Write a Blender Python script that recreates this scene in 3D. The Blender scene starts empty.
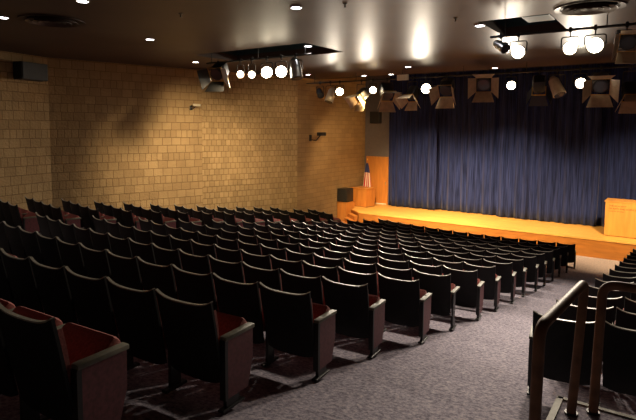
import bpy, bmesh, math, random
from mathutils import Vector, Matrix
random.seed(7)
PI = math.pi
S = bpy.context.scene
COL = S.collection

# ------------------------------------------------------------------ camera
CAM_Z = 4.412
cd = bpy.data.cameras.new('camera')
cam = bpy.data.objects.new('camera', cd)
COL.objects.link(cam)
S.camera = cam
PITCH, ROLL, YAW = 0.08039, 0.007545, 0.60711
fw = Vector((-math.sin(YAW)*math.cos(PITCH), math.cos(YAW)*math.cos(PITCH), -math.sin(PITCH)))
rt = Vector((math.cos(YAW), math.sin(YAW), 0))
up = rt.cross(fw)
r2 = rt*math.cos(ROLL) + up*math.sin(ROLL)
u2 = -rt*math.sin(ROLL) + up*math.cos(ROLL)
M = Matrix((r2, u2, -fw)).transposed().to_4x4()
M.translation = Vector((0, 0, CAM_Z))
cam.matrix_world = M
cd.sensor_width = 36.0
cd.lens = 519.99/636*36.0
cd.shift_y = -(210-170.37)/636
cd.clip_end = 100

# ------------------------------------------------------------------ world, exposure
w = bpy.data.worlds.new('world')
S.world = w
w.use_nodes = True
w.node_tree.nodes['Background'].inputs[0].default_value = (0.010, 0.011, 0.014, 1)
w.node_tree.nodes['Background'].inputs[1].default_value = 1.0
S.view_settings.view_transform = 'Standard'
S.view_settings.look = 'None'
S.view_settings.gamma = 1.0
S.view_settings.use_curve_mapping = False
S.view_settings.exposure = 0.9

WARM = (1.0, 0.66, 0.30)
WARMW = (1.0, 0.86, 0.68)

def spot(name, loc, target, power, size, blend=0.6, col=WARMW, rad=0.12):
    l = bpy.data.lights.new(name, 'SPOT')
    l.energy = power
    l.spot_size = math.radians(size)
    l.spot_blend = blend
    l.color = col
    l.shadow_soft_size = rad
    o = bpy.data.objects.new(name, l)
    COL.objects.link(o)
    o.location = loc
    o.rotation_euler = (Vector(target)-Vector(loc)).to_track_quat('-Z', 'Y').to_euler()
    return o

PIPE_Y, PIPE_Z = 17.0, 6.2       # lighting pipe by the stage
PIPE2_Y, PIPE2_Z = 10.9, 6.3     # lighting pipe over the seats
# light of the theatre lamps; the stage spots have no lit lens
# lamps lighting the stage
spot('stage_light', (-9.6, 16.9, 5.6), (-9.6, 21.25, 0.67), 3700, 80, 1.0, WARM)
spot('stage_light', (-6.2, 16.9, 5.6), (-6.2, 21.25, 0.67), 3700, 80, 1.0, WARM)
spot('stage_light', (-3.0, 16.9, 5.6), (-3.2, 21.25, 0.67), 3700, 80, 1.0, WARM)
spot('stage_light', (-0.5, 16.9, 5.6), (-0.8, 21.25, 0.67), 2300, 80, 1.0, WARM)
# lamps facing the house
HOUSE = [(-10.85, 5.85), (-9.41, 5.80), (-7.33, 5.83), (-4.48, 5.82), (-2.52, 5.80)]
for hx, hz in HOUSE:
    spot('house_lamp_light', (hx, PIPE_Y-0.42, hz), (hx+0.6, 7.5, 0.9), 560, 105, 0.9, WARMW)
spot('side_wall_fill', (-9.0, 16.6, 5.7), (-13.1, 19.6, 3.2), 420, 95, 1.0, WARM)  # added spot to brighten the side wall, no lamp is aimed there
# cluster above the left seats washing the brick walls
spot('wall_wash_light', (-9.9, 10.7, 5.8), (-14.6, 12.7, 2.9), 900, 72, 1.0, (1.0, 0.76, 0.46))
spot('wall_wash_light', (-9.2, 10.6, 5.8), (-13.1, 16.4, 3.0), 800, 60, 1.0, (1.0, 0.76, 0.46))
# cluster above the right aisle
for hx, hz, tx, ty, pw in ((-2.72, 5.98, -3.4, 4.5, 260), (-1.78, 5.96, -1.9, 5.5, 300), (-1.38, 5.97, -1.4, 9.0, 260)):
    spot('aisle_lamp_light', (hx, PIPE2_Y-0.4, hz), (tx, ty, 1.6), pw, 90, 0.8, WARMW)

# ------------------------------------------------------------------ materials
def new_mat(name):
    m = bpy.data.materials.new(name)
    m.use_nodes = True
    nt = m.node_tree
    return m, nt, nt.nodes['Principled BSDF']

def mat(name, col, rough=0.6, metal=0.0, var=0.0, scale=8.0, bump=0.0, spec=0.5, coords='Object', stretch=(1, 1, 1), sheen=0.0, coat=0.0):
    m, nt, b = new_mat(name)
    b.inputs['Roughness'].default_value = rough
    b.inputs['Metallic'].default_value = metal
    b.inputs['Specular IOR Level'].default_value = spec
    b.inputs['Sheen Weight'].default_value = sheen
    b.inputs['Coat Weight'].default_value = coat
    tc = nt.nodes.new('ShaderNodeTexCoord')
    mp = nt.nodes.new('ShaderNodeMapping')
    mp.inputs['Scale'].default_value = stretch
    nt.links.new(tc.outputs[coords], mp.inputs[0])
    n = nt.nodes.new('ShaderNodeTexNoise')
    n.inputs['Scale'].default_value = scale
    n.inputs['Detail'].default_value = 5
    nt.links.new(mp.outputs[0], n.inputs['Vector'])
    r = nt.nodes.new('ShaderNodeValToRGB')
    r.color_ramp.elements[0].position = 0.3
    r.color_ramp.elements[1].position = 0.7
    c = Vector(col)
    r.color_ramp.elements[0].color = (*(c*(1-var)), 1)
    r.color_ramp.elements[1].color = (*(c*(1+var)), 1)
    nt.links.new(n.outputs[0], r.inputs[0])
    nt.links.new(r.outputs[0], b.inputs['Base Color'])
    if bump:
        bp = nt.nodes.new('ShaderNodeBump')
        bp.inputs['Strength'].default_value = bump
        bp.inputs['Distance'].default_value = 0.02
        nt.links.new(n.outputs[0], bp.inputs['Height'])
        nt.links.new(bp.outputs[0], b.inputs['Normal'])
    return m

def emit(name, col, strength):
    m, nt, b = new_mat(name)
    b.inputs['Base Color'].default_value = (*col, 1)
    b.inputs['Emission Color'].default_value = (*col, 1)
    b.inputs['Emission Strength'].default_value = strength
    return m

def brick(name, bw, bh, c1, c2, mortar, bump=0.6, off=0.5, msize=0.012, sq=1.0, sqf=2):
    """split-face masonry in metres on the UV map (u along the wall, v = height)"""
    m, nt, b = new_mat(name)
    b.inputs['Roughness'].default_value = 0.9
    b.inputs['Specular IOR Level'].default_value = 0.15
    tc = nt.nodes.new('ShaderNodeTexCoord')
    br = nt.nodes.new('ShaderNodeTexBrick')
    br.inputs['Color1'].default_value = (*c1, 1)
    br.inputs['Color2'].default_value = (*c2, 1)
    br.inputs['Mortar'].default_value = (*mortar, 1)
    br.inputs['Scale'].default_value = 1.0
    br.inputs['Mortar Size'].default_value = msize
    br.inputs['Mortar Smooth'].default_value = 0.3
    br.inputs['Bias'].default_value = -0.1
    br.inputs['Brick Width'].default_value = bw
    br.inputs['Row Height'].default_value = bh
    br.offset = off
    br.squash = sq
    br.squash_frequency = sqf
    nt.links.new(tc.outputs['UV'], br.inputs['Vector'])
    n = nt.nodes.new('ShaderNodeTexNoise')
    n.inputs['Scale'].default_value = 1.7
    n.inputs['Detail'].default_value = 6
    nt.links.new(tc.outputs['UV'], n.inputs['Vector'])
    mx = nt.nodes.new('ShaderNodeMix')
    mx.data_type = 'RGBA'
    mx.blend_type = 'MULTIPLY'
    mx.inputs['Factor'].default_value = 0.35
    nt.links.new(br.outputs['Color'], mx.inputs['A'])
    nt.links.new(n.outputs['Fac'], mx.inputs['B'])
    nt.links.new(mx.outputs['Result'], b.inputs['Base Color'])
    n2 = nt.nodes.new('ShaderNodeTexNoise')
    n2.inputs['Scale'].default_value = 14
    nt.links.new(tc.outputs['UV'], n2.inputs['Vector'])
    ml = nt.nodes.new('ShaderNodeMath')
    ml.operation = 'MULTIPLY_ADD'
    ml.inputs[1].default_value = -1.2
    nt.links.new(br.outputs['Fac'], ml.inputs[0])
    nt.links.new(n2.outputs['Fac'], ml.inputs[2])
    bp = nt.nodes.new('ShaderNodeBump')
    bp.inputs['Strength'].default_value = bump
    bp.inputs['Distance'].default_value = 0.03
    nt.links.new(ml.outputs[0], bp.inputs['Height'])
    nt.links.new(bp.outputs[0], b.inputs['Normal'])
    return m

def wood(name, col, rough=0.35, plank=None, axis=(1, 1, 1), scale=3.0, var=0.25):
    m, nt, b = new_mat(name)
    b.inputs['Roughness'].default_value = rough
    tc = nt.nodes.new('ShaderNodeTexCoord')
    mp = nt.nodes.new('ShaderNodeMapping')
    mp.inputs['Scale'].default_value = axis
    nt.links.new(tc.outputs['Object'], mp.inputs[0])
    n = nt.nodes.new('ShaderNodeTexNoise')
    n.inputs['Scale'].default_value = scale
    n.inputs['Detail'].default_value = 8
    n.inputs['Distortion'].default_value = 0.4
    nt.links.new(mp.outputs[0], n.inputs['Vector'])
    r = nt.nodes.new('ShaderNodeValToRGB')
    c = Vector(col)
    r.color_ramp.elements[0].position = 0.3
    r.color_ramp.elements[1].position = 0.7
    r.color_ramp.elements[0].color = (*(c*(1-var)), 1)
    r.color_ramp.elements[1].color = (*(c*(1+var)), 1)
    nt.links.new(n.outputs[0], r.inputs[0])
    out = r.outputs[0]
    if plank:
        br = nt.nodes.new('ShaderNodeTexBrick')
        br.inputs['Color1'].default_value = (1, 1, 1, 1)
        br.inputs['Color2'].default_value = (0.82, 0.8, 0.76, 1)
        br.inputs['Mortar'].default_value = (0.45, 0.38, 0.3, 1)
        br.inputs['Scale'].default_value = 1.0
        br.inputs['Mortar Size'].default_value = 0.004
        br.inputs['Brick Width'].default_value = plank[0]
        br.inputs['Row Height'].default_value = plank[1]
        nt.links.new(tc.outputs['Object'], br.inputs['Vector'])
        mx = nt.nodes.new('ShaderNodeMix')
        mx.data_type = 'RGBA'
        mx.blend_type = 'MULTIPLY'
        mx.inputs['Factor'].default_value = 1.0
        nt.links.new(out, mx.inputs['A'])
        nt.links.new(br.outputs['Color'], mx.inputs['B'])
        out = mx.outputs['Result']
    nt.links.new(out, b.inputs['Base Color'])
    return m

def carpet(name):
    m, nt, b = new_mat(name)
    b.inputs['Roughness'].default_value = 0.95
    b.inputs['Specular IOR Level'].default_value = 0.1
    tc = nt.nodes.new('ShaderNodeTexCoord')
    n = nt.nodes.new('ShaderNodeTexNoise')
    n.inputs['Scale'].default_value = 26
    n.inputs['Detail'].default_value = 6
    n.inputs['Roughness'].default_value = 0.8
    nt.links.new(tc.outputs['Object'], n.inputs['Vector'])
    r = nt.nodes.new('ShaderNodeValToRGB')
    e = r.color_ramp.elements
    e[0].position = 0.36; e[0].color = (0.13, 0.115, 0.15, 1)
    e[1].position = 0.64; e[1].color = (0.60, 0.53, 0.56, 1)
    x = e.new(0.5); x.color = (0.34, 0.305, 0.37, 1)
    nt.links.new(n.outputs[0], r.inputs[0])
    n2 = nt.nodes.new('ShaderNodeTexNoise')
    n2.inputs['Scale'].default_value = 0.9
    nt.links.new(tc.outputs['Object'], n2.inputs['Vector'])
    mx = nt.nodes.new('ShaderNodeMix')
    mx.data_type = 'RGBA'; mx.blend_type = 'MULTIPLY'
    mx.inputs['Factor'].default_value = 0.3
    nt.links.new(r.outputs[0], mx.inputs['A'])
    nt.links.new(n2.outputs['Fac'], mx.inputs['B'])
    nt.links.new(mx.outputs['Result'], b.inputs['Base Color'])
    bp = nt.nodes.new('ShaderNodeBump')
    bp.inputs['Strength'].default_value = 0.4
    bp.inputs['Distance'].default_value = 0.01
    nt.links.new(n.outputs[0], bp.inputs['Height'])
    nt.links.new(bp.outputs[0], b.inputs['Normal'])
    return m

MT = {}
MT['carpet'] = carpet('carpet')
MT['brick_wide'] = brick('tan_block', 0.34, 0.27, (0.56, 0.385, 0.19), (0.45, 0.30, 0.145), (0.33, 0.215, 0.10), bump=0.8, sq=0.6, sqf=3)
MT['brick_small'] = brick('tan_split_block', 0.19, 0.22, (0.58, 0.40, 0.20), (0.44, 0.30, 0.145), (0.33, 0.22, 0.10), bump=0.9)
MT['brick_plain'] = brick('smooth_block', 0.60, 0.20, (0.42, 0.29, 0.15), (0.36, 0.25, 0.13), (0.27, 0.18, 0.09), bump=0.3, msize=0.008)
MT['ceiling'] = mat('ceiling_paint', (0.062, 0.040, 0.033), rough=0.45, var=0.12, scale=1.2, spec=0.14)
MT['black_paint'] = mat('black_paint', (0.012, 0.012, 0.013), rough=0.6, var=0.2)
MT['teal_paint'] = mat('teal_paint', (0.015, 0.045, 0.055), rough=0.55, var=0.3, scale=3)
MT['grey_wall'] = mat('grey_wall_paint', (0.13, 0.115, 0.12), rough=0.8, var=0.08)
MT['back_wall'] = mat('dark_wall_paint', (0.10, 0.08, 0.06), rough=0.85, var=0.1)
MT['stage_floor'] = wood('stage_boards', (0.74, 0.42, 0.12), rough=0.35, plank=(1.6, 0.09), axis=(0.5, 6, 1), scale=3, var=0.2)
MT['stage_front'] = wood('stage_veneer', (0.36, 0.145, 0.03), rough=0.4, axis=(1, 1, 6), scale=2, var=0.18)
MT['veneer'] = wood('maple_veneer', (0.56, 0.29, 0.075), rough=0.4, axis=(5, 5, 0.6), scale=2, var=0.12)
MT['veneer_dark'] = wood('cherry_veneer', (0.50, 0.20, 0.045), rough=0.4, axis=(5, 5, 0.6), scale=2, var=0.15)
MT['shell'] = mat('black_seat_shell', (0.010, 0.010, 0.011), rough=0.62, var=0.2, scale=12, spec=0.25)
MT['trim'] = mat('pale_edge_trim', (0.30, 0.275, 0.22), rough=0.38, var=0.25, scale=10, spec=0.6)  # pale strip along the top edge of each black back
MT['cushion'] = mat('maroon_fabric', (0.25, 0.07, 0.06), rough=0.95, var=0.25, scale=60, bump=0.2, sheen=0.2, spec=0.1)
MT['panel'] = mat('maroon_laminate', (0.13, 0.034, 0.038), rough=0.5, var=0.3, scale=40)
MT['arm'] = mat('olive_armrest_plastic', (0.125, 0.115, 0.08), rough=0.5, var=0.2, scale=20, spec=0.5)
MT['iron'] = mat('black_enamel_metal', (0.012, 0.012, 0.012), rough=0.45, metal=0.0)
MT['rail'] = mat('brown_painted_pipe', (0.20, 0.095, 0.05), rough=0.5, var=0.35, scale=9, spec=0.3)
MT['nosing'] = mat('pale_step_nosing', (0.24, 0.21, 0.15), rough=0.6, var=0.15, scale=20)
MT['velvet'] = mat('navy_velvet', (0.014, 0.023, 0.095), rough=0.85, var=0.65, scale=2.6, sheen=0.12, spec=0.05, stretch=(9, 9, 0.35))  # vertical colour streaks imitate light and shade of fine folds
MT['flap'] = mat('tan_flap_metal', (0.50, 0.40, 0.27), rough=0.45, var=0.2, scale=6)
MT['gel'] = mat('yellow_gel_frame', (0.75, 0.42, 0.06), rough=0.4)
MT['cream'] = mat('cream_enamel', (0.65, 0.58, 0.42), rough=0.5, var=0.08)
MT['chrome'] = mat('brushed_metal', (0.5, 0.5, 0.48), rough=0.3, metal=1.0, var=0.1)
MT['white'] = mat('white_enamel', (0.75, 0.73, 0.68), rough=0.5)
MT['lens'] = emit('lit_lens', (1.0, 0.86, 0.62), 16.0)
MT['lens_small'] = emit('lit_lens_dim', (1.0, 0.84, 0.58), 10.0)
MT['glass_dark'] = mat('dark_lens_glass', (0.05, 0.05, 0.05), rough=0.1, spec=0.8)
MT['downlight'] = emit('downlight_lens', (0.93, 0.92, 1.0), 9.0)
MT['ink'] = mat('brown_lettering', (0.12, 0.045, 0.012), rough=0.6)
MT['flag_blue'] = mat('flag_blue', (0.02, 0.03, 0.12), rough=0.8)
MT['red_led'] = emit('red_indicator', (1.0, 0.08, 0.03), 3.0)

def flag_mat():
    m, nt, b = new_mat('striped_flag_cloth')
    b.inputs['Roughness'].default_value = 0.8
    tc = nt.nodes.new('ShaderNodeTexCoord')
    sp = nt.nodes.new('ShaderNodeSeparateXYZ')
    nt.links.new(tc.outputs['UV'], sp.inputs[0])
    a = nt.nodes.new('ShaderNodeMath'); a.operation = 'MULTIPLY'; a.inputs[1].default_value = 6.5
    f = nt.nodes.new('ShaderNodeMath'); f.operation = 'FRACT'
    g = nt.nodes.new('ShaderNodeMath'); g.operation = 'GREATER_THAN'; g.inputs[1].default_value = 0.5
    nt.links.new(sp.outputs[0], a.inputs[0]); nt.links.new(a.outputs[0], f.inputs[0]); nt.links.new(f.outputs[0], g.inputs[0])
    mx = nt.nodes.new('ShaderNodeMix'); mx.data_type = 'RGBA'
    mx.inputs['A'].default_value = (0.45, 0.03, 0.03, 1)
    mx.inputs['B'].default_value = (0.72, 0.68, 0.6, 1)
    nt.links.new(g.outputs[0], mx.inputs['Factor'])
    g2 = nt.nodes.new('ShaderNodeMath'); g2.operation = 'GREATER_THAN'; g2.inputs[1].default_value = 0.66
    nt.links.new(sp.outputs[1], g2.inputs[0])
    m2 = nt.nodes.new('ShaderNodeMix'); m2.data_type = 'RGBA'
    m2.inputs['B'].default_value = (0.02, 0.03, 0.13, 1)
    nt.links.new(mx.outputs['Result'], m2.inputs['A'])
    nt.links.new(g2.outputs[0], m2.inputs['Factor'])
    nt.links.new(m2.outputs['Result'], b.inputs['Base Color'])
    return m
MT['flag'] = flag_mat()

# ------------------------------------------------------------------ mesh helpers
def bm_box(bm, c, s, rot=None, bevel=0.0):
    g = bmesh.ops.create_cube(bm, size=1.0)
    vs = g['verts']
    bmesh.ops.scale(bm, vec=s, verts=vs)
    if bevel:
        es = list({e for v in vs for e in v.link_edges})
        r = bmesh.ops.bevel(bm, geom=es, offset=bevel, segments=2, affect='EDGES', profile=0.5)
        vs = list({v for f in r['faces'] for v in f.verts} | {v for v in vs if v.is_valid})
    if rot is not None:
        bmesh.ops.rotate(bm, cent=(0, 0, 0), matrix=rot.to_3x3(), verts=vs)
    bmesh.ops.translate(bm, vec=c, verts=vs)
    return vs

def bm_cyl(bm, p0, p1, r, r1=None, seg=16, cap=True):
    p0 = Vector(p0); p1 = Vector(p1)
    d = p1-p0
    g = bmesh.ops.create_cone(bm, cap_ends=cap, segments=seg, radius1=r, radius2=r if r1 is None else r1, depth=d.length)
    q = d.to_track_quat('Z', 'Y').to_matrix()
    bmesh.ops.rotate(bm, cent=(0, 0, 0), matrix=q, verts=g['verts'])
    bmesh.ops.translate(bm, vec=(p0+p1)/2, verts=g['verts'])
    return g['verts']

def bm_tube(bm, pts, r, seg=12):
    pts = [Vector(p) for p in pts]
    rings = []
    nrm = None
    for i, p in enumerate(pts):
        t = (pts[min(i+1, len(pts)-1)]-pts[max(i-1, 0)]).normalized()
        if nrm is None:
            a = Vector((0, 0, 1)) if abs(t.z) < 0.9 else Vector((1, 0, 0))
            nrm = (a-t*a.dot(t)).normalized()
        else:
            nrm = (nrm-t*nrm.dot(t)).normalized()
        bn = t.cross(nrm)
        rings.append([bm.verts.new(p+(nrm*math.cos(2*PI*k/seg)+bn*math.sin(2*PI*k/seg))*r) for k in range(seg)])
    for a, b in zip(rings, rings[1:]):
        for k in range(seg):
            bm.faces.new((a[k], a[(k+1) % seg], b[(k+1) % seg], b[k]))
    bm.faces.new(rings[0][::-1]); bm.faces.new(rings[-1])

def bm_prism(bm, poly, z0, z1):
    lo = [bm.verts.new((x, y, z0)) for x, y in poly]
    hi = [bm.verts.new((x, y, z1)) for x, y in poly]
    n = len(poly)
    bm.faces.new(lo[::-1]); bm.faces.new(hi)
    for i in range(n):
        bm.faces.new((lo[i], lo[(i+1) % n], hi[(i+1) % n], hi[i]))

def bend(pts, rad=0.1, seg=6):
    """round the corners of a polyline"""
    pts = [Vector(p) for p in pts]
    out = [pts[0]]
    for a, b, c in zip(pts, pts[1:], pts[2:]):
        u = (a-b).normalized(); v = (c-b).normalized()
        p = b+u*rad; q = b+v*rad
        for k in range(seg+1):
            t = k/seg
            out.append(p*(1-t)**2+b*2*t*(1-t)+q*t*t)
    out.append(pts[-1])
    return out

def obj(name, bm, m, parent=None, smooth=False, loc=None):
    bmesh.ops.recalc_face_normals(bm, faces=bm.faces[:])
    me = bpy.data.meshes.new(name)
    bm.to_mesh(me)
    bm.free()
    if smooth:
        for p in me.polygons:
            p.use_smooth = True
        me.set_sharp_from_angle(angle=math.radians(40))
    ms = m if isinstance(m, (list, tuple)) else [m]
    for x in ms:
        me.materials.append(MT[x])
    o = bpy.data.objects.new(name, me)
    COL.objects.link(o)
    if parent is not None:
        o.parent = parent
    if loc is not None:
        o.location = loc
    return o

def tag(o, label, cat, group=None):
    o['label'] = label
    o['category'] = cat
    if group:
        o['group'] = group
    return o

def thing(name, loc, label, cat, rz=0.0, group=None):
    o = bpy.data.objects.new(name, None)
    o.empty_display_size = 0.1
    COL.objects.link(o)
    o.location = loc
    o.rotation_euler = (0, 0, rz)
    return tag(o, label, cat, group)

def structure(o):
    o['kind'] = 'structure'
    return o

def rotx(d): return Matrix.Rotation(math.radians(d), 4, 'X')
def roty(d): return Matrix.Rotation(math.radians(d), 4, 'Y')
def rotz(d): return Matrix.Rotation(math.radians(d), 4, 'Z')

# ------------------------------------------------------------------ hall geometry
XC, YC, R16, PIT, SW = -5.1479, 33.4196, 15.7904, 1.08846, 0.56319
def zrow(n):
    if n >= 16.5: return 0.0
    n = max(n, 0.4)
    return max(0.0, -6.338584e-05*n**3 + 0.00470855*n*n - 0.23486834*n + 2.83606658)
def row_of(x, y): return 16-(math.hypot(x-XC, y-YC)-R16)/PIT
def zfloor(x, y):
    n = row_of(x, y)
    if y > YC: return 0.0
    if n > 15.5:
        t = min(1, (n-15.5)/1.2)
        return zrow(15.5)*(1-t)**2*(1+0.5*t)
    return zrow(n)

CEIL = 6.51
CEIL_END = 18.4
# wall plan: left side, folded
WP = [(-14.6, -4.0), (-14.9, 3.0), (-16.0, 8.5), (-14.5, 13.35), (-13.0, 17.2), (-13.15, 23.1)]

# floor --------------------------------------------------------------
bm = bmesh.new()
nx, ny = 90, 90
x0, x1, y0, y1 = -17.0, 9.0, -4.2, 20.6
grid = [[bm.verts.new((x0+(x1-x0)*i/nx, y0+(y1-y0)*j/ny, zfloor(x0+(x1-x0)*i/nx, y0+(y1-y0)*j/ny))) for i in range(nx+1)] for j in range(ny+1)]
for j in range(ny):
    for i in range(nx):
        bm.faces.new((grid[j][i], grid[j][i+1], grid[j+1][i+1], grid[j+1][i]))
r = bmesh.ops.extrude_face_region(bm, geom=bm.faces[:])
for v in [g for g in r['geom'] if isinstance(g, bmesh.types.BMVert)]:
    v.co.z -= 0.25
structure(obj('floor', bm, 'carpet', smooth=True))

# walls --------------------------------------------------------------
def wall(name, a, b, z0, z1, m, thick=0.25):
    """wall panel whose inner face runs a->b, thickness away from the room (left of the direction)"""
    bm = bmesh.new()
    a = Vector((*a, 0)); b = Vector((*b, 0))
    d = (b-a).normalized(); n = Vector((-d.y, d.x, 0))*thick
    P = [a, b, b+n, a+n]
    lo = [bm.verts.new((p.x, p.y, z0)) for p in P]
    hi = [bm.verts.new((p.x, p.y, z1)) for p in P]
    bm.faces.new(lo[::-1]); bm.faces.new(hi)
    for i in range(4):
        bm.faces.new((lo[i], lo[(i+1) % 4], hi[(i+1) % 4], hi[i]))
    uv = bm.loops.layers.uv.new('UVMap')
    for f in bm.faces:
        for l in f.loops:
            l[uv].uv = ((l.vert.co-a).dot(d), l.vert.co.z)
    return structure(obj(name, bm, m))

wall('wall_left', WP[0], WP[1], -0.3, CEIL+0.3, 'brick_wide')
wall('wall_left', WP[1], WP[2], -0.3, CEIL+0.3, 'brick_wide')
wall('wall_left', WP[2], WP[3], -0.3, CEIL+0.3, 'brick_wide')
wall('wall_left', WP[3], WP[4], -0.3, CEIL+0.3, 'brick_small')
wall('wall_left', WP[4], WP[5], -0.3, 8.9, 'brick_plain')
wall('wall_stage', (-13.3, 23.1), (-11.3, 23.1), -0.1, 8.9, 'grey_wall')
wall('wall_stage', (-11.3, 25.6), (9.0, 25.6), -0.1, 8.9, 'black_paint')
wall('wall_stage', (-11.3, 23.36), (-11.3, 25.6), -0.1, 8.9, 'black_paint', thick=0.2)
wall('wall_right', (9.0, 25.6), (9.0, -4.0), -0.3, 8.9, 'back_wall')
wall('wall_back', (9.0, -4.0), (-15.0, -4.0), -0.3, CEIL+0.3, 'back_wall')

# ceiling with recessed lighting slots ---------------------------------
SLOTS = [(-11.7, -7.7, 10.5, 12.3), (-3.35, -2.05, 10.25, 12.2), (-0.72, 0.9, 10.4, 12.3)]
def rects_around(X0, X1, Y0, Y1, holes):
    ys = sorted({Y0, Y1} | {h[2] for h in holes} | {h[3] for h in holes})
    out = []
    for a, b in zip(ys, ys[1:]):
        cuts = sorted((h[0], h[1]) for h in holes if h[2] <= a and h[3] >= b)
        x = X0
        for c0, c1 in cuts:
            out.append((x, c0, a, b)); x = c1
        out.append((x, X1, a, b))
    return out
bm = bmesh.new()
for a, b, c, d in rects_around(-17.0, 9.2, -4.2, CEIL_END, SLOTS):
    bm_box(bm, ((a+b)/2, (c+d)/2, CEIL+0.1), (b-a, d-c, 0.2))
structure(obj('ceiling', bm, 'ceiling'))
bm = bmesh.new()
bm_box(bm, (-4, CEIL_END+0.05, 7.7), (26, 0.1, 2.4))
bm_box(bm, (-4, 22.1, 8.85), (26.4, 7.5, 0.2))
structure(obj('ceiling', bm, 'black_paint'))
for a, b, c, d in SLOTS:
    bm = bmesh.new()
    z0, z1 = CEIL+0.003, CEIL+0.75
    bm_box(bm, ((a+b)/2, (c+d)/2, z1), (b-a+0.1, d-c+0.1, 0.05))
    bm_box(bm, ((a+b)/2, c-0.02, (z0+z1)/2), (b-a+0.1, 0.03, z1-z0))
    bm_box(bm, ((a+b)/2, d+0.02, (z0+z1)/2), (b-a+0.1, 0.03, z1-z0))
    bm_box(bm, (a-0.02, (c+d)/2, (z0+z1)/2), (0.03, d-c, z1-z0))
    bm_box(bm, (b+0.02, (c+d)/2, (z0+z1)/2), (0.03, d-c, z1-z0))
    o = obj('ceiling', bm, 'teal_paint')
    structure(o)

# stage ----------------------------------------------------------------
SZ = 0.665
SF = 20.12
stage = thing('stage', (0, 0, 0), 'low wooden stage with orange boards in front of the navy curtain', 'stage')
SP = [(-11.75, SF), (8.98, SF), (8.98, 25.57), (-11.27, 25.57), (-11.27, 23.08), (-13.11, 23.08), (-13.04, 21.12), (-12.5, 21.12), (-12.5, 20.74)]
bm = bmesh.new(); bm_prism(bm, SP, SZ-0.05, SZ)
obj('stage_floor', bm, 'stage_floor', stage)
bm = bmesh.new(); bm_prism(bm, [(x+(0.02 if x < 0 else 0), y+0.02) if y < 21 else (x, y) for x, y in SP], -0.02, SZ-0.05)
obj('stage_front', bm, 'stage_front', stage)
# steps cut in at the stage corner
st = thing('stage_steps', (-11.77, SF, 0), 'short flight of orange wooden steps at the left stage corner', 'steps')
for i in (1, 2, 3):
    bm = bmesh.new()
    h = SZ*(4-i)/4
    ya, yb = -0.01-0.29*(i-1), -0.01-0.29*i
    bm_prism(bm, [(-0.01, ya), (-0.72, ya+0.60), (-0.72, yb+0.60), (-0.01, yb)], 0.003, h)
    obj('step', bm, 'veneer_dark', st)

# door on the grey wall
dr = structure(obj('door_1', (lambda b: (bm_box(b, (-12.40, 23.06, SZ+0.02+1.18), (1.24, 0.06, 2.34), bevel=0.006), b)[1])(bmesh.new()), 'veneer_dark'))
bm = bmesh.new(); bm_box(bm, (-12.40, 23.03, SZ+0.02), (1.10, 0.05, 0.035))  # white strip stands in for lit floor gloss under the door
obj('floor_gloss_strip', bm, 'white', dr)
bm = bmesh.new(); bm_box(bm, (-11.9, 23.02, SZ+1.05), (0.03, 0.03, 0.16), bevel=0.008)
obj('door_handle', bm, 'chrome', dr)

# curtains ---------------------------------------------------------------
def curtain(x0, x1, yb, seed, label):
    rnd = random.Random(seed)
    bm = bmesh.new()
    uvn = int((x1-x0)/0.024)
    ph, offs = 0.0, []
    for i in range(uvn+1):
        ph += rnd.uniform(0.55, 0.95)*0.62
        offs.append(math.sin(ph)*0.045 + math.sin(ph*0.37+seed)*0.045 + math.sin(i*0.021+seed)*0.04)
    zs = [SZ+0.012, 1.2, 2.2, 3.4, 4.8, 6.4, 8.6]
    rows = []
    for k, z in enumerate(zs):
        row = []
        for i in range(uvn+1):
            x = x0+(x1-x0)*i/uvn
            a = 1.0-0.10*k
            row.append(bm.verts.new((x+0.012*math.sin(k*1.3+i*0.11), yb+offs[i]*a+0.01*math.sin(k+i*0.3), z)))
        rows.append(row)
    for ra, rb in zip(rows, rows[1:]):
        for i in range(uvn):
            bm.faces.new((ra[i], ra[i+1], rb[i+1], rb[i]))
    o = obj('stage_curtain', bm, 'velvet', smooth=True)
    for p in o.data.polygons: p.use_smooth = True
    md = o.modifiers.new('thickness', 'SOLIDIFY'); md.thickness = 0.012
    return tag(o, label, 'curtain', 'navy stage curtains')
curtain(-11.62, -9.15, 22.72, 1, 'navy velvet stage curtain panel nearest the wooden side door')
curtain(-9.75, -6.26, 22.98, 2, 'navy velvet stage curtain panel, second from the wooden side door')
curtain(-6.38, -2.52, 22.74, 3, 'wide navy velvet stage curtain panel just left of the podium')
curtain(-3.10, 3.6, 22.96, 4, 'navy velvet stage curtain panel hanging behind the podium')

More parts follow.
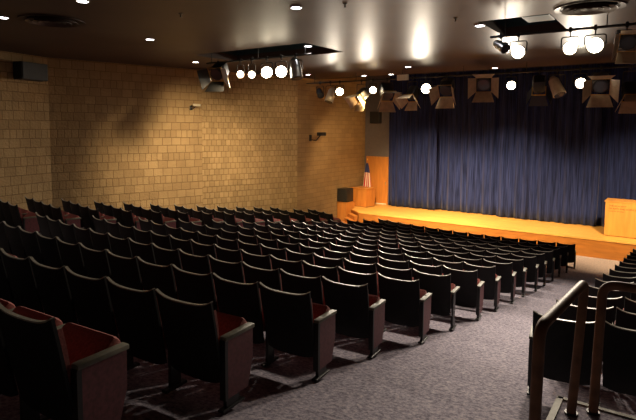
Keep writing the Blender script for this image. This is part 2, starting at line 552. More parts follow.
# ------------------------------------------------------------------ seats
HS = 0.79
def back_grid(bm, yo, w, z0, z1, thick, dip=0.005, bow=0.018, nu=10, nv=6):
    def P(u, v, off):
        zt = z1-dip*(1-u*u) + 0.006*abs(u)**6
        z = z0+0.035*abs(u)**4+(zt-z0)*v
        y = 0.115-0.125*((z-0.17)/0.62) - bow*(1-u*u)*(0.35+0.65*v) + yo + off
        wv = w*(0.93+0.07*min(1, v*1.6))
        return (u*wv/2, y, z)
    F = [[bm.verts.new(P(-1+2*i/nu, j/nv, 0)) for i in range(nu+1)] for j in range(nv+1)]
    B = [[bm.verts.new(P(-1+2*i/nu, j/nv, thick)) for i in range(nu+1)] for j in range(nv+1)]
    for j in range(nv):
        for i in range(nu):
            bm.faces.new((F[j][i], F[j][i+1], F[j+1][i+1], F[j+1][i]))
            bm.faces.new((B[j][i], B[j+1][i], B[j+1][i+1], B[j][i+1]))
    for i in range(nu):
        bm.faces.new((F[0][i], B[0][i], B[0][i+1], F[0][i+1]))
        bm.faces.new((F[nv][i], F[nv][i+1], B[nv][i+1], B[nv][i]))
    for j in range(nv):
        bm.faces.new((F[j][0], F[j+1][0], B[j+1][0], B[j][0]))
        bm.faces.new((F[j][nu], B[j][nu], B[j+1][nu], F[j+1][nu]))
    return P

def make_seat(end):
    """end: '' middle, 'R' panel on the right, 'L' panel on the left, 'P' bare post on the right"""
    t = thing('auditorium_seat', (0, 0, 0), '', 'seat')
    bm = bmesh.new(); P = back_grid(bm, -0.022, 0.535, 0.175, HS, 0.020)
    obj('backrest', bm, 'shell', t, smooth=True)
    bm = bmesh.new()
    pts = [P(-1+2*i/12, 1.0, 0.011) for i in range(13)]
    prof = [(-0.012, -0.004), (0.012, -0.004), (0.012, 0.005), (-0.012, 0.005)]
    rings = [[bm.verts.new((x, y+a, z+b)) for a, b in prof] for x, y, z in pts]
    for a, b in zip(rings, rings[1:]):
        for k in range(4):
            bm.faces.new((a[k], a[(k+1) % 4], b[(k+1) % 4], b[k]))
    bm.faces.new(rings[0][::-1]); bm.faces.new(rings[-1])
    obj('top_trim', bm, 'trim', t)
    bm = bmesh.new(); back_grid(bm, 0.001, 0.50, 0.40, HS-0.075, 0.035, dip=0.006)
    o = obj('back_cushion', bm, 'cushion', t, smooth=True)
    # tip-up seat pad, half raised
    bm = bmesh.new()
    bm_box(bm, (0, 0.19, 0), (0.475, 0.38, 0.10), bevel=0.035)
    bmesh.ops.rotate(bm, cent=(0, 0, 0), matrix=rotx(42).to_3x3(), verts=bm.verts[:])
    bmesh.ops.translate(bm, vec=(0, 0.12, 0.31), verts=bm.verts[:])
    obj('seat_pad', bm, 'cushion', t, smooth=True)
    def standard(x):
        bm = bmesh.new()
        bm_box(bm, (x, 0.15, 0.27), (0.032, 0.10, 0.50))
        bm_box(bm, (x, 0.15, 0.012), (0.055, 0.22, 0.024), bevel=0.006)
        obj('leg', bm, 'iron', t)
    def arm(x, wd=0.052):
        bm = bmesh.new()
        bm_box(bm, (x, 0.245, 0.532), (wd, 0.33, 0.030), bevel=0.005)
        obj('armrest', bm, 'arm', t, smooth=True)
    def panel(x):
        bm = bmesh.new()
        poly = [(0.085, 0.085), (0.335, 0.085), (0.395, 0.30), (0.395, 0.517), (0.085, 0.517)]
        a = [bm.verts.new((x-0.022, y, z)) for y, z in poly]
        b = [bm.verts.new((x+0.022, y, z)) for y, z in poly]
        bm.faces.new(a[::-1]); bm.faces.new(b)
        for i in range(5):
            bm.faces.new((a[i], a[(i+1) % 5], b[(i+1) % 5], b[i]))
        obj('end_panel', bm, 'panel', t)
        bm = bmesh.new()
        bm_box(bm, (x, 0.09, 0.30), (0.052, 0.03, 0.44))
        bm_box(bm, (x, 0.17, 0.045), (0.030, 0.14, 0.09))
        bm_box(bm, (x, 0.17, 0.010), (0.055, 0.24, 0.020), bevel=0.005)
        obj('leg', bm, 'iron', t)
        arm(x, 0.06)
    if end != 'L':
        standard(-SW/2); arm(-SW/2)
    if end == 'R': panel(SW/2-0.012)
    if end == 'L': panel(-SW/2+0.012)
    if end == 'P': standard(SW/2-0.012); arm(SW/2-0.012)
    return t

protos = {k: make_seat(k) for k in ('', 'R', 'L', 'P')}
used = set()
ORD = ['zeroth', 'first', 'second', 'third', 'fourth', 'fifth', 'sixth', 'seventh', 'eighth', 'ninth', 'tenth', 'eleventh', 'twelfth', 'thirteenth', 'fourteenth', 'fifteenth', 'sixteenth', 'seventeenth']
def place_seat(kind, x, y, z, a, label, group):
    p = protos[kind]
    if kind not in used:
        used.add(kind); t = p
    else:
        t = p.copy(); COL.objects.link(t)
        for ch in p.children:
            c = ch.copy(); COL.objects.link(c); c.parent = t
    t.location = (x, y, z); t.rotation_euler = (0, 0, a)
    t['label'] = label; t['group'] = group
    return t

# centre block: right ends measured per row
PHI = [None, 4.72, 4.8, 5.0, 5.1, 5.5, 5.7, 6.0, 6.2, 6.5, 6.7, 7.1, 7.4, 7.8, 8.2, 8.8, 9.6]
COUNT = {1: 3, 2: 7, 3: 11}
for n in range(1, 17):
    R = R16+(16-n)*PIT
    a0 = math.radians(PHI[n]) - {1: 0.0012, 2: 0.0003}.get(n, 0.0)
    R += {1: 0.04, 2: 0.03}.get(n, 0.0)
    cnt = COUNT.get(n, 13)
    for k in range(cnt):
        a = a0-(k+0.5)*SW/R
        x = XC+R*math.sin(a); y = YC-R*math.cos(a)
        kind = ''
        if k == 0: kind = 'P' if n == 6 else 'R'
        elif k == 12: kind = 'L'
        extra = 'black maroon-cushioned seat'
        if k == 0:
            lab = '%s at the right aisle end of the %s centre row from the back' % (extra, ORD[n])
        else:
            lab = '%s, %s from the right aisle, %s centre row from the back' % (extra, ORD[k+1], ORD[n])
        place_seat(kind, x, y, zfloor(x, y)+0.002, a, lab, 'seats of the centre block')

# left block by the brick wall: straight rows of four
LN = [3.8+0.81*k for k in range(14)]
for k, e in enumerate(LN):
    R = R16+(16-e)*PIT
    xl = -13.36
    yl = YC-math.sqrt(R*R-(xl-XC)**2)
    xr = -11.15
    Rr = R16+(16-(e+0.22))*PIT
    yr = YC-math.sqrt(Rr*Rr-(xr-XC)**2)
    d = Vector((xr-xl, yr-yl)).normalized()
    a = math.atan2(d.y, d.x)
    # the brick wall folds inwards, so the rows nearest the stage lose their wall-side seat
    first = 0 if k < 12 else 1
    for j in range(first, 4):
        q = 4-j-0.5
        x = xr-d.x*q*SW; y = yr-d.y*q*SW
        where = ['against the brick wall', 'third from the left aisle', 'second from the left aisle', 'with maroon end panel on the left aisle'][j]
        lab = 'black seat %s, %s left row from the back' % (where, ORD[k+1])
        place_seat('R' if j == 3 else '', x, y, zfloor(x, y)+0.002, a, lab, 'seats of the left block')

# right block
for n in range(4, 17):
    R = R16+(16-n)*PIT
    a0 = math.asin((-1.02-XC)/R)
    for k in range(3 if n < 8 else 2):
        a = a0+(k+0.5)*SW/R
        x = XC+R*math.sin(a); y = YC-R*math.cos(a)
        lab = 'black seat %s from the aisle, %s right row from the handrails' % (ORD[k+1], ORD[n-3])
        place_seat('L' if k == 0 else ('P' if k == (2 if n < 8 else 1) else ''), x, y, zfloor(x, y)+0.002, a, lab, 'seats of the right block')

# ------------------------------------------------------------------ landing and handrails
LZ = 2.5
bm = bmesh.new(); bm_box(bm, (1.2, 1.2, LZ-0.45), (3.64, 5.50, 0.90))
land = thing('landing', (0, 0, 0), 'carpeted raised landing under the brown handrails', 'platform')
obj('platform', bm, 'carpet', land)
bm = bmesh.new()
bm_box(bm, (1.2, 3.935, LZ+0.003), (3.66, 0.035, 0.012)); bm_box(bm, (-0.605, 1.2, LZ+0.003), (0.035, 5.5, 0.012))
bm_box(bm, (1.2, 3.957, LZ-0.02), (3.66, 0.01, 0.05)); bm_box(bm, (-0.627, 1.2, LZ-0.02), (0.01, 5.5, 0.05))
obj('nosing', bm, 'nosing', land)

h1 = thing('handrail', (-0.5, 3.3, LZ), 'brown pipe handrail running back along the aisle edge of the landing', 'handrail')
bm = bmesh.new()
bm_tube(bm, bend([(-0.05, -0.52, 0), (-0.04, -0.52, 0.905), (0.03, 0.50, 0.905), (-0.01, 0.46, 0)], 0.09), 0.030, 16)
obj('pipe', bm, 'rail', h1, smooth=True)
for p in ((-0.05, -0.52), (-0.01, 0.46)):
    bm = bmesh.new(); bm_cyl(bm, (*p, 0), (*p, 0.012), 0.042)
    obj('base_flange', bm, 'iron', h1)
h2 = thing('handrail', (-0.37, 3.86, LZ), 'brown pipe handrail running right along the front of the landing', 'handrail')
bm = bmesh.new()
bm_tube(bm, bend([(-0.02, 0, 0), (0.0, 0, 0.90), (1.6, 0.02, 0.90), (1.6, 0.02, 0)], 0.09), 0.030, 16)
obj('pipe', bm, 'rail', h2, smooth=True)
for p in ((-0.02, 0), (1.6, 0.02)):
    bm = bmesh.new(); bm_cyl(bm, (*p, 0), (*p, 0.012), 0.042)
    obj('base_flange', bm, 'iron', h2)

# ------------------------------------------------------------------ stage furniture
# podium
pd = thing('podium', (-2.09, 20.98, SZ), 'wide orange wooden podium with brown lettering at the right stage edge', 'podium', rz=-0.03)
bm = bmesh.new(); bm_box(bm, (0.80, 0.36, 0.62), (1.56, 0.68, 1.20), bevel=0.008)
obj('body', bm, 'veneer', pd)
bm = bmesh.new()
v = [(-0.01, 0.0, 1.222), (1.61, 0.0, 1.222), (1.61, 0.74, 1.245), (-0.01, 0.74, 1.245)]
lo = [bm.verts.new(p) for p in v]; hi = [bm.verts.new((p[0], p[1], p[2]+0.035)) for p in v]
bm.faces.new(lo[::-1]); bm.faces.new(hi)
for i in range(4): bm.faces.new((lo[i], lo[(i+1) % 4], hi[(i+1) % 4], hi[i]))
obj('lectern_top', bm, 'veneer', pd)
bm = bmesh.new(); bm_box(bm, (0.80, 0.38, 0.01), (1.50, 0.62, 0.02))
obj('plinth', bm, 'iron', pd)
def text(body, size, loc, parent, m='ink', rz=0.0):
    c = bpy.data.curves.new('lettering', 'FONT')
    c.body = body; c.size = size; c.extrude = 0.002; c.align_x = 'LEFT'
    tmp = bpy.data.objects.new('tmp', c); COL.objects.link(tmp)
    dg = bpy.context.evaluated_depsgraph_get()
    me = bpy.data.meshes.new_from_object(tmp.evaluated_get(dg))
    bpy.data.objects.remove(tmp)
    o = bpy.data.objects.new('lettering', me); COL.objects.link(o)
    me.materials.clear(); me.materials.append(MT[m])
    o.parent = parent; o.location = loc; o.rotation_euler = (PI/2, 0, rz)
    return o
text('THE ACADEMY', 0.080, (0.13, 0.017, 1.065), pd)
text('OF ARTS AND SCIENCES', 0.080, (0.13, 0.017, 0.965), pd)
text('Center for Education', 0.055, (0.13, 0.017, 0.885), pd)

# lectern block on the left of the stage
lc = thing('lectern', (-12.54, 21.92, SZ), 'orange wooden lectern block beside the flag at the left of the stage', 'lectern', rz=-0.16)
bm = bmesh.new(); bm_box(bm, (0, 0, 0.44), (0.92, 0.70, 0.84), bevel=0.008)
obj('body', bm, 'veneer_dark', lc)
bm = bmesh.new(); bm_box(bm, (0, 0, 0.885), (0.97, 0.75, 0.045), bevel=0.008)
obj('worktop', bm, 'veneer_dark', lc)
bm = bmesh.new(); bm_box(bm, (0, 0, 0.012), (0.92, 0.66, 0.024))
obj('plinth', bm, 'iron', lc)
# wooden pedestal carrying a black loudspeaker
bx = thing('pedestal', (-12.78, 20.72, 0.003), 'orange wooden pedestal under the black loudspeaker, left of the stage steps', 'pedestal')
bm = bmesh.new(); bm_box(bm, (0, 0, 0.49), (0.50, 0.74, 0.98), bevel=0.006); obj('body', bm, 'veneer_dark', bx)
bm = bmesh.new(); bm_box(bm, (0, 0, 0.99), (0.53, 0.77, 0.02)); obj('lid', bm, 'veneer_dark', bx)
sp = thing('loudspeaker', (-12.78, 20.66, 1.005), 'black floor loudspeaker standing on the wooden pedestal by the lectern', 'loudspeaker')
bm = bmesh.new(); bm_box(bm, (0, 0, 0.31), (0.52, 0.60, 0.62), bevel=0.015); obj('cabinet', bm, 'iron', sp)
bm = bmesh.new(); bm_box(bm, (0, -0.308, 0.31), (0.46, 0.016, 0.55), bevel=0.005); obj('grille', bm, 'black_paint', sp)

# flag on a pole
fl = thing('flag', (-12.78, 22.72, SZ), 'red, white and blue flag furled on a gold-tipped pole behind the lectern', 'flag')
bm = bmesh.new(); bm_cyl(bm, (0, 0, 0), (0, 0, 0.04), 0.16, 0.14, 24); bm_cyl(bm, (0, 0, 0.04), (0, 0, 0.10), 0.06, 0.03, 24)
obj('base', bm, 'gel', fl, smooth=True)
bm = bmesh.new(); bm_cyl(bm, (0, 0, 0.08), (0, 0, 2.18), 0.014, seg=12); obj('pole', bm, 'veneer_dark', fl, smooth=True)
bm = bmesh.new(); bmesh.ops.create_uvsphere(bm, u_segments=12, v_segments=8, radius=0.035)
bmesh.ops.scale(bm, vec=(0.8, 0.8, 1.6), verts=bm.verts[:]); bmesh.ops.translate(bm, vec=(0, 0, 2.22), verts=bm.verts[:])
obj('finial', bm, 'gel', fl, smooth=True)
bm = bmesh.new()
NA, NV = 48, 14
uvl = bm.loops.layers.uv.new('UVMap')
rings = []
for j in range(NV+1):
    v = j/NV
    z = 0.62+1.42*v
    rad = 0.035+0.155*(1-v)**0.7
    rings.append([bm.verts.new((rad*(1+0.30*math.sin(7*2*PI*i/NA+v))*math.cos(2*PI*i/NA)+0.02*(1-v), rad*0.8*(1+0.30*math.sin(7*2*PI*i/NA+v))*math.sin(2*PI*i/NA), z-0.08*math.sin(2*PI*i/NA)*(1-v))) for i in range(NA)])
for j in range(NV):
    for i in range(NA):
        f = bm.faces.new((rings[j][i], rings[j][(i+1) % NA], rings[j+1][(i+1) % NA], rings[j+1][i]))
        uu = [i/NA*2, (i+1)/NA*2, (i+1)/NA*2, i/NA*2]; vv = [j/NV, j/NV, (j+1)/NV, (j+1)/NV]
        for l, a, b in zip(f.loops, uu, vv): l[uvl].uv = (a, b)
bm.faces.new(rings[-1]); bm.faces.new(rings[0][::-1])
obj('cloth', bm, 'flag', fl, smooth=True)

# ------------------------------------------------------------------ wall-mounted gear
def wall_dir(i):
    a = Vector(WP[i]); b = Vector(WP[i+1]); d = (b-a).normalized()
    return math.atan2(d.y, d.x)
def on_wall(i, s):
    a = Vector(WP[i]); b = Vector(WP[i+1]); d = (b-a).normalized()
    return a+d*s
# dark speaker box on the rear left wall
p = on_wall(1, 4.75)
ws = thing('wall_loudspeaker', (p.x, p.y, 6.0), 'black loudspeaker high on the brick wall at the far left', 'loudspeaker', rz=wall_dir(1))
bm = bmesh.new(); bm_box(bm, (0.12, -0.20, 0), (0.86, 0.36, 0.50), bevel=0.015); obj('cabinet', bm, 'black_paint', ws)
bm = bmesh.new(); bm_box(bm, (0.12, -0.388, 0), (0.80, 0.016, 0.45), bevel=0.004); obj('grille', bm, 'black_paint', ws)
bm = bmesh.new(); bm_box(bm, (0.12, -0.012, 0), (0.30, 0.024, 0.30)); obj('bracket', bm, 'iron', ws)
# loudspeaker over the wooden door
ws = thing('wall_loudspeaker', (-12.46, 23.1, 4.98), 'dark loudspeaker on the grey wall above the wooden door', 'loudspeaker')
bm = bmesh.new(); bm_box(bm, (0, -0.17, 0), (0.52, 0.28, 0.58), bevel=0.012); obj('cabinet', bm, 'iron', ws)
bm = bmesh.new(); bm_box(bm, (0, -0.318, 0), (0.46, 0.014, 0.52)); obj('grille', bm, 'black_paint', ws)
bm = bmesh.new(); bm_box(bm, (0, -0.015, 0), (0.2, 0.03, 0.2)); obj('bracket', bm, 'iron', ws)
# bracketed camera on the smooth wall
def bracket_camera(i, s, z, label, scale=1.0, head='iron'):
    p = on_wall(i, s)
    t = thing('security_camera', (p.x, p.y, z), label, 'camera', rz=wall_dir(i))
    k = scale
    bm = bmesh.new(); bm_box(bm, (0, -0.012, 0), (0.14*k, 0.024, 0.22*k), bevel=0.004)
    bm_tube(bm, bend([(0, -0.02, -0.05*k), (0, -0.24*k, -0.08*k), (0.12*k, -0.34*k, 0.10*k)], 0.04), 0.018*k, 8)
    obj('bracket', bm, 'iron', t, smooth=True)
    bm = bmesh.new(); bm_box(bm, (0.16*k, -0.36*k, 0.14*k), (0.40*k, 0.13*k, 0.12*k), rot=rotz(0), bevel=0.015)
    obj('housing', bm, head, t, smooth=True)
    bm = bmesh.new(); bm_cyl(bm, (0.36*k, -0.36*k, 0.14*k), (0.385*k, -0.36*k, 0.14*k), 0.045*k)
    obj('lens', bm, 'glass_dark', t)
bracket_camera(4, 0.95, 4.0, 'black camera on a bracket high on the smooth block wall', 1.25)
bracket_camera(2, 4.65, 5.12, 'small camera with pale head at the fold between brick walls', 0.7, 'cream')

# ------------------------------------------------------------------ ceiling fittings
DL = [((-7.52, 4.56), 'round white ceiling downlight at the top edge, left of the bright pair'),
      ((-9.82, 4.46), 'round white ceiling downlight nearest the far left corner'),
      ((-5.06, 6.65), 'round white ceiling downlight above the bright ceiling patch'),
      ((-9.52, 7.30), 'round white ceiling downlight over the left brick wall'),
      ((-11.63, 10.49), 'round white ceiling downlight left of the big flapped lamp'),
      ((-7.15, 9.85), 'round white ceiling downlight just above the left lamp cluster'),
      ((-3.10, 9.60), 'round white ceiling downlight left of the right lamp cluster'),
      ((-10.88, 15.01), 'round white ceiling downlight near the ceiling edge above the smooth wall'),
      ((-6.91, 14.71), 'round white ceiling downlight above the cream junction box'),
      ((-9.38, 16.34), 'small white ceiling downlight at the edge, leftmost over the lit pair'),
      ((-8.34, 16.40), 'small white ceiling downlight at the ceiling edge, right of the leftmost'),
      ((-4.78, 16.36), 'small white ceiling downlight at the edge above the square flapped lamp'),
      ((-1.26, 16.41), 'small white ceiling downlight at the edge near the right frame side')]
K = (CEIL-CAM_Z)/1.9
dl0 = None
for (x, y), lab in DL:
    if dl0 is None:
        t = thing('ceiling_downlight', (0, 0, 0), lab, 'light', group='recessed ceiling downlights')
        bm = bmesh.new()
        bm_cyl(bm, (0, 0, 0), (0, 0, 0.012), 0.085, 0.085, 24)
        obj('lens', bm, 'downlight', t, loc=(0, 0, -0.016))
        bm = bmesh.new()
        NN = 32
        for z0, ra, rb in ((0, 0.088, 0.108),):
            a = [bm.verts.new((ra*math.cos(2*PI*i/NN), ra*math.sin(2*PI*i/NN), -0.018)) for i in range(NN)]
            b = [bm.verts.new((rb*math.cos(2*PI*i/NN), rb*math.sin(2*PI*i/NN), -0.018)) for i in range(NN)]
            c = [bm.verts.new((rb*math.cos(2*PI*i/NN), rb*math.sin(2*PI*i/NN), 0.0)) for i in range(NN)]
            d = [bm.verts.new((ra*math.cos(2*PI*i/NN), ra*math.sin(2*PI*i/NN), 0.0)) for i in range(NN)]
            for q, r_ in ((a, b), (b, c), (c, d), (d, a)):
                for i in range(NN): bm.faces.new((q[i], q[(i+1) % NN], r_[(i+1) % NN], r_[i]))
        obj('ring', bm, 'white', t)
        dl0 = t
    else:
        t = dl0.copy(); COL.objects.link(t); t['label'] = lab
        for ch in dl0.children:
            c = ch.copy(); COL.objects.link(c); c.parent = t
    t.location = (x*K, y*K, CEIL-0.001)
    spot('downlight_beam', (x*K, y*K, CEIL-0.04), (x*K, y*K, 0), 22, 70, 0.9, (1.0, 0.86, 0.70), 0.07)

def diffuser(x, y, label, r=0.60):
    t = thing('ceiling_diffuser', (x, y, CEIL), label, 'vent')
    NN = 48
    prof = [(0.10, 0.16, -0.03), (0.22, 0.27, -0.045), (0.34, 0.39, -0.05), (0.47, 0.52, -0.04), (0.57, 0.66, -0.012)]
    for ra, rb, z in prof:
        bm = bmesh.new()
        R_ = [[bm.verts.new((q*r/0.6*math.cos(2*PI*i/NN), q*r/0.6*math.sin(2*PI*i/NN), zz)) for i in range(NN)] for q, zz in ((ra, 0.0), (rb, z), (rb, z-0.01), (ra-0.01, -0.01))]
        for a, b in zip(R_, R_[1:]+R_[:1]):
            for i in range(NN): bm.faces.new((a[i], a[(i+1) % NN], b[(i+1) % NN], b[i]))
        obj('cone_ring', bm, 'ceiling', t, smooth=True)
diffuser(-1.39, 10.08, 'round air diffuser of concentric rings above the right lamp cluster', 0.50)
diffuser(-10.35, 5.62, 'round air diffuser of concentric rings in the dark left ceiling', 0.55)
for x, y, lab in ((-7.7, 6.6, 'small brass sprinkler head in the dark left ceiling'),
                  (-4.75, 7.6, 'small brass sprinkler head left of the middle bright patch'),
                  (-3.6, 9.7, 'small brass sprinkler head near the right lamp cluster')):
    t = thing('sprinkler', (x, y, CEIL), lab, 'sprinkler')
    bm = bmesh.new(); bm_cyl(bm, (0, 0, 0), (0, 0, -0.012), 0.04); bm_cyl(bm, (0, 0, -0.01), (0, 0, -0.06), 0.012)
    bm_cyl(bm, (0, 0, -0.06), (0, 0, -0.066), 0.026)
    obj('head', bm, 'iron', t)

# lighting pipes
def pipe(name, x0, x1, y, z, lab, hang):
    t = thing(name, (0, 0, 0), lab, 'pipe')
    bm = bmesh.new(); bm_cyl(bm, (x0, y, z), (x1, y, z), 0.026, seg=12); obj('tube', bm, 'iron', t, smooth=True)
    for hx, hz in hang:
        bm = bmesh.new(); bm_cyl(bm, (hx, y, z+0.02), (hx, y, hz), 0.010, seg=8); obj('hanger_rod', bm, 'iron', t)
pipe('lighting_pipe', -12.4, 4.0, PIPE_Y, PIPE_Z, 'long black pipe carrying the stage lamps under the ceiling edge', [(x, CEIL) for x in (-12, -10.1, -8.2, -6.0, -4.0, -1.0, 2)])
pipe('lighting_pipe', -11.6, -7.8, PIPE2_Y, PIPE2_Z, 'short black pipe holding the left lamp cluster over the seats', [(x, CEIL+0.72) for x in (-11.4, -9.6, -8.0)])
pipe('lighting_pipe', -3.3, 0.8, PIPE2_Y, PIPE2_Z, 'short black pipe holding the right lamp cluster over the aisle', [(-3.0, CEIL+0.72), (-1.2, CEIL), (0.6, CEIL+0.72)])

# theatre lamps -------------------------------------------------------------
def clamp_and_yoke(t, h, wd):
    bm = bmesh.new()
    bm_box(bm, (0, 0, h), (0.05, 0.07, 0.10), bevel=0.008)
    bm_cyl(bm, (0, 0, h-0.05), (0, 0, h-0.14), 0.012)
    obj('clamp', bm, 'iron', t)
    bm = bmesh.new()
    bm_tube(bm, bend([(-wd, 0, 0), (-wd, 0, h-0.13), (wd, 0, h-0.13), (wd, 0, 0)], 0.05, 4), 0.012, 8)
    obj('yoke', bm, 'iron', t, smooth=True)

def lamp(kind, x, z, yaw, tilt, label, py=PIPE_Y, pz=PIPE_Z, size=1.0, lit=None, flap='flap', open_=(28, 28, 28, 28)):
    """yaw: turn about z of the beam (0 = towards the camera side, -y); tilt: degrees below horizontal"""
    t = thing('theatre_lamp', (x, py, z), label, 'lamp', group='theatre lamps')
    h = max(0.16, pz-z)
    s = size
    clamp_and_yoke(t, h, 0.17*s)
    R = rotz(-yaw) @ rotx(tilt)      # local beam axis -y
    def fin(bm): bmesh.ops.rotate(bm, cent=(0, 0, 0), matrix=R.to_3x3(), verts=bm.verts[:])
    if kind == 'barn':
        bm = bmesh.new(); bm_box(bm, (0, 0.10*s, 0), (0.30*s, 0.34*s, 0.30*s), bevel=0.04*s)
        bm_cyl(bm, (0, -0.06*s, 0), (0, -0.12*s, 0), 0.15*s, seg=24); fin(bm); obj('body', bm, 'iron', t, smooth=True)
        bm = bmesh.new(); bm_cyl(bm, (0, -0.12*s, 0), (0, -0.135*s, 0), 0.12*s, seg=24); fin(bm); obj('lens', bm, lit or 'glass_dark', t)
        bm = bmesh.new()
        for c_, sz in (((0, -0.15*s, 0.17*s), (0.36*s, 0.02, 0.02)), ((0, -0.15*s, -0.17*s), (0.36*s, 0.02, 0.02)), ((0.17*s, -0.15*s, 0), (0.02, 0.02, 0.36*s)), ((-0.17*s, -0.15*s, 0), (0.02, 0.02, 0.36*s))):
            bm_box(bm, c_, sz)
        fin(bm); obj('gel_frame', bm, 'gel', t)
        for q in range(4):
            bm = bmesh.new()
            L = 0.30*s
            P0 = [(-0.16*s, 0, 0), (0.16*s, 0, 0), (0.24*s, -L, 0), (-0.24*s, -L, 0)]
            a = [bm.verts.new(p) for p in P0]; b = [bm.verts.new((p[0], p[1], p[2]+0.006)) for p in P0]
            bm.faces.new(a[::-1]); bm.faces.new(b)
            for i in range(4): bm.faces.new((a[i], a[(i+1) % 4], b[(i+1) % 4], b[i]))
            bmesh.ops.rotate(bm, cent=(0, 0, 0), matrix=rotx(-open_[q]).to_3x3(), verts=bm.verts[:])
            bmesh.ops.translate(bm, vec=(0, -0.155*s, 0.165*s), verts=bm.verts[:])
            bmesh.ops.rotate(bm, cent=(0, 0, 0), matrix=roty(90*q).to_3x3(), verts=bm.verts[:])
            fin(bm); obj('barn_door', bm, flap[q] if isinstance(flap, list) else flap, t)
    elif kind == 'can':
        bm = bmesh.new(); bm_cyl(bm, (0, 0.20*s, 0), (0, -0.18*s, 0), 0.11*s, 0.14*s, 24)
        bm_cyl(bm, (0, 0.28*s, 0), (0, 0.20*s, 0), 0.05*s, 0.11*s, 24); fin(bm); obj('body', bm, flap, t, smooth=True)
        bm = bmesh.new(); bm_cyl(bm, (0, -0.18*s, 0), (0, -0.192*s, 0), 0.125*s, seg=24); fin(bm); obj('lens', bm, lit or 'glass_dark', t)
    return t

# row by the stage, left to right
lamp('can', -11.74, 5.80, -50, 35, 'small black lamp at the far left of the stage pipe', size=1.0, flap='iron')
lamp('can', -11.25, 5.66, 20, 70, 'pale cylindrical lamp pointing down beside the leftmost lit lamp', size=1.25, flap='cream')
lamp('can', -10.82, 5.86, -32, 14, 'leftmost lit lamp on the stage pipe', size=1.1, lit='lens', flap='iron')
lamp('barn', -9.86, 5.64, 20, 40, 'lamp with bright open flaps under the second lit lamp', size=1.15, open_=(20, 35, 30, 45))
lamp('can', -9.38, 5.86, -30, 12, 'second lit lamp from the left on the stage pipe', size=0.95, lit='lens', flap='iron')
lamp('barn', -8.80, 5.72, -48, 42, 'tan-flapped lamp tilted right beside the second lit lamp', size=1.35, open_=(30, 30, 35, 30))
lamp('barn', -7.80, 5.62, 10, 50, 'tan-flapped lamp hanging just left of the middle lit lamp', size=1.1, open_=(25, 40, 20, 40))
lamp('can', -7.30, 5.84, -25, 12, 'middle lit lamp on the stage pipe', size=1.25, lit='lens', flap='iron')
lamp('barn', -6.55, 5.80, -5, 35, 'tan-flapped lamp just right of the middle lit lamp', size=1.35, open_=(30, 25, 35, 30))
lamp('barn', -5.30, 5.92, -15, 22, 'square-flapped lamp facing the seats left of centre', size=1.40, open_=(32, 32, 32, 32))
lamp('can', -4.46, 5.83, -20, 12, 'fourth lit lamp on the stage pipe, over the aisle', size=1.0, lit='lens', flap='iron')
lamp('barn', -3.62, 5.74, 170, 45, 'black-flapped lamp with yellow gel edge aimed at the stage', size=1.15, flap='iron')
lamp('can', -3.12, 5.68, -60, 60, 'grey cylindrical lamp tilted down right of the black-flapped lamps', size=1.35, flap='flap')
lamp('can', -2.50, 5.82, -15, 12, 'rightmost lit lamp on the stage pipe', size=1.1, lit='lens', flap='iron')
lamp('barn', -1.96, 5.74, -8, 26, 'large square-flapped lamp right of the rightmost lit lamp', size=1.40, open_=(34, 30, 34, 30))
lamp('barn', -1.22, 5.46, -20, 60, 'tan-flapped lamp hanging low at the right frame side', size=1.1, open_=(20, 30, 20, 30))
jb = thing('junction_box', (-8.15, PIPE_Y, PIPE_Z+0.03), 'cream junction box on the stage pipe above the middle lit lamp', 'box')
bm = bmesh.new(); bm_box(bm, (0, -0.06, 0), (0.42, 0.09, 0.19), bevel=0.006); obj('cover', bm, 'cream', jb)
bm = bmesh.new(); bm_box(bm, (0, -0.005, 0), (0.06, 0.06, 0.08)); obj('clamp', bm, 'iron', jb)

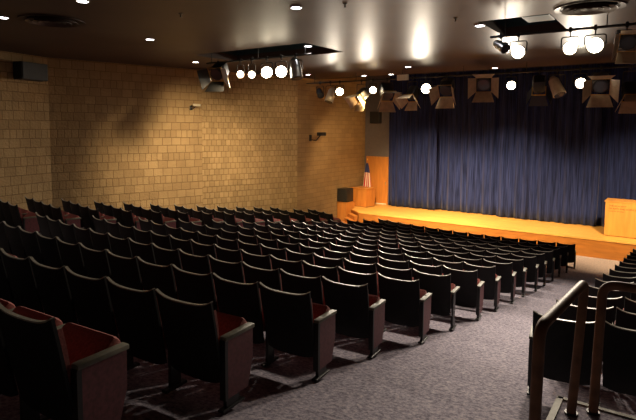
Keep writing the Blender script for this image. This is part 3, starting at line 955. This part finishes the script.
# left cluster
c2 = dict(py=PIPE2_Y, pz=PIPE2_Z)
lamp('barn', -11.12, 6.02, -18, 30, 'big black lamp, one flap whitened as if lit, above the brick fold', size=1.25, open_=(24, 48, 24, 24), flap=['iron', 'white', 'iron', 'iron'], **c2)  # right flap coloured white to look lit, the others stay black
lamp('can', -10.25, 5.93, -42, 12, 'leftmost small lit lamp of the left cluster', size=0.75, lit='lens_small', flap='iron', **c2)
lamp('can', -9.83, 5.90, -42, 12, 'second small lit lamp of the left cluster', size=0.75, lit='lens_small', flap='iron', **c2)
lamp('can', -9.28, 5.94, -40, 12, 'larger lit lamp of the left cluster, left of the bright pair', size=1.15, lit='lens', flap='iron', **c2)
lamp('can', -8.78, 5.93, -38, 12, 'larger lit lamp of the left cluster, right of the bright pair', size=1.15, lit='lens', flap='iron', **c2)
lamp('can', -8.30, 5.92, -70, 75, 'unlit metal lamp pointing down at the right end of the left cluster', size=1.2, flap='chrome', **c2)
# right cluster
lamp('can', -2.74, 5.97, -14, 12, 'leftmost lit lamp of the cluster over the aisle', size=0.95, lit='lens', flap='iron', **c2)
lamp('can', -3.08, 6.10, -60, 30, 'small metal lamp left of the aisle cluster', size=0.75, flap='chrome', **c2)
lamp('can', -1.80, 5.97, -10, 12, 'middle lit lamp of the cluster over the aisle', size=0.9, lit='lens', flap='iron', **c2)
lamp('can', -1.38, 5.99, -8, 12, 'rightmost lit lamp of the cluster over the aisle', size=1.05, lit='lens', flap='iron', **c2)
lamp('barn', -0.88, 6.02, -20, 25, 'black-bodied flapped lamp at the right end of the aisle cluster', size=0.95, **c2)
pj = thing('projector', (-2.35, 10.75, CEIL+0.30), 'dark teal projector box in the ceiling slot over the aisle', 'projector')
bm = bmesh.new(); bm_box(bm, (0, 0, -0.1), (0.50, 0.60, 0.34), bevel=0.02); obj('housing', bm, 'teal_paint', pj)
bm = bmesh.new(); bm_box(bm, (0, 0, 0.24), (0.04, 0.04, 0.36)); obj('mount', bm, 'iron', pj)
bm = bmesh.new(); bm_cyl(bm, (-0.15, -0.302, -0.02), (-0.15, -0.308, -0.02), 0.012); obj('indicator', bm, 'red_led', pj)
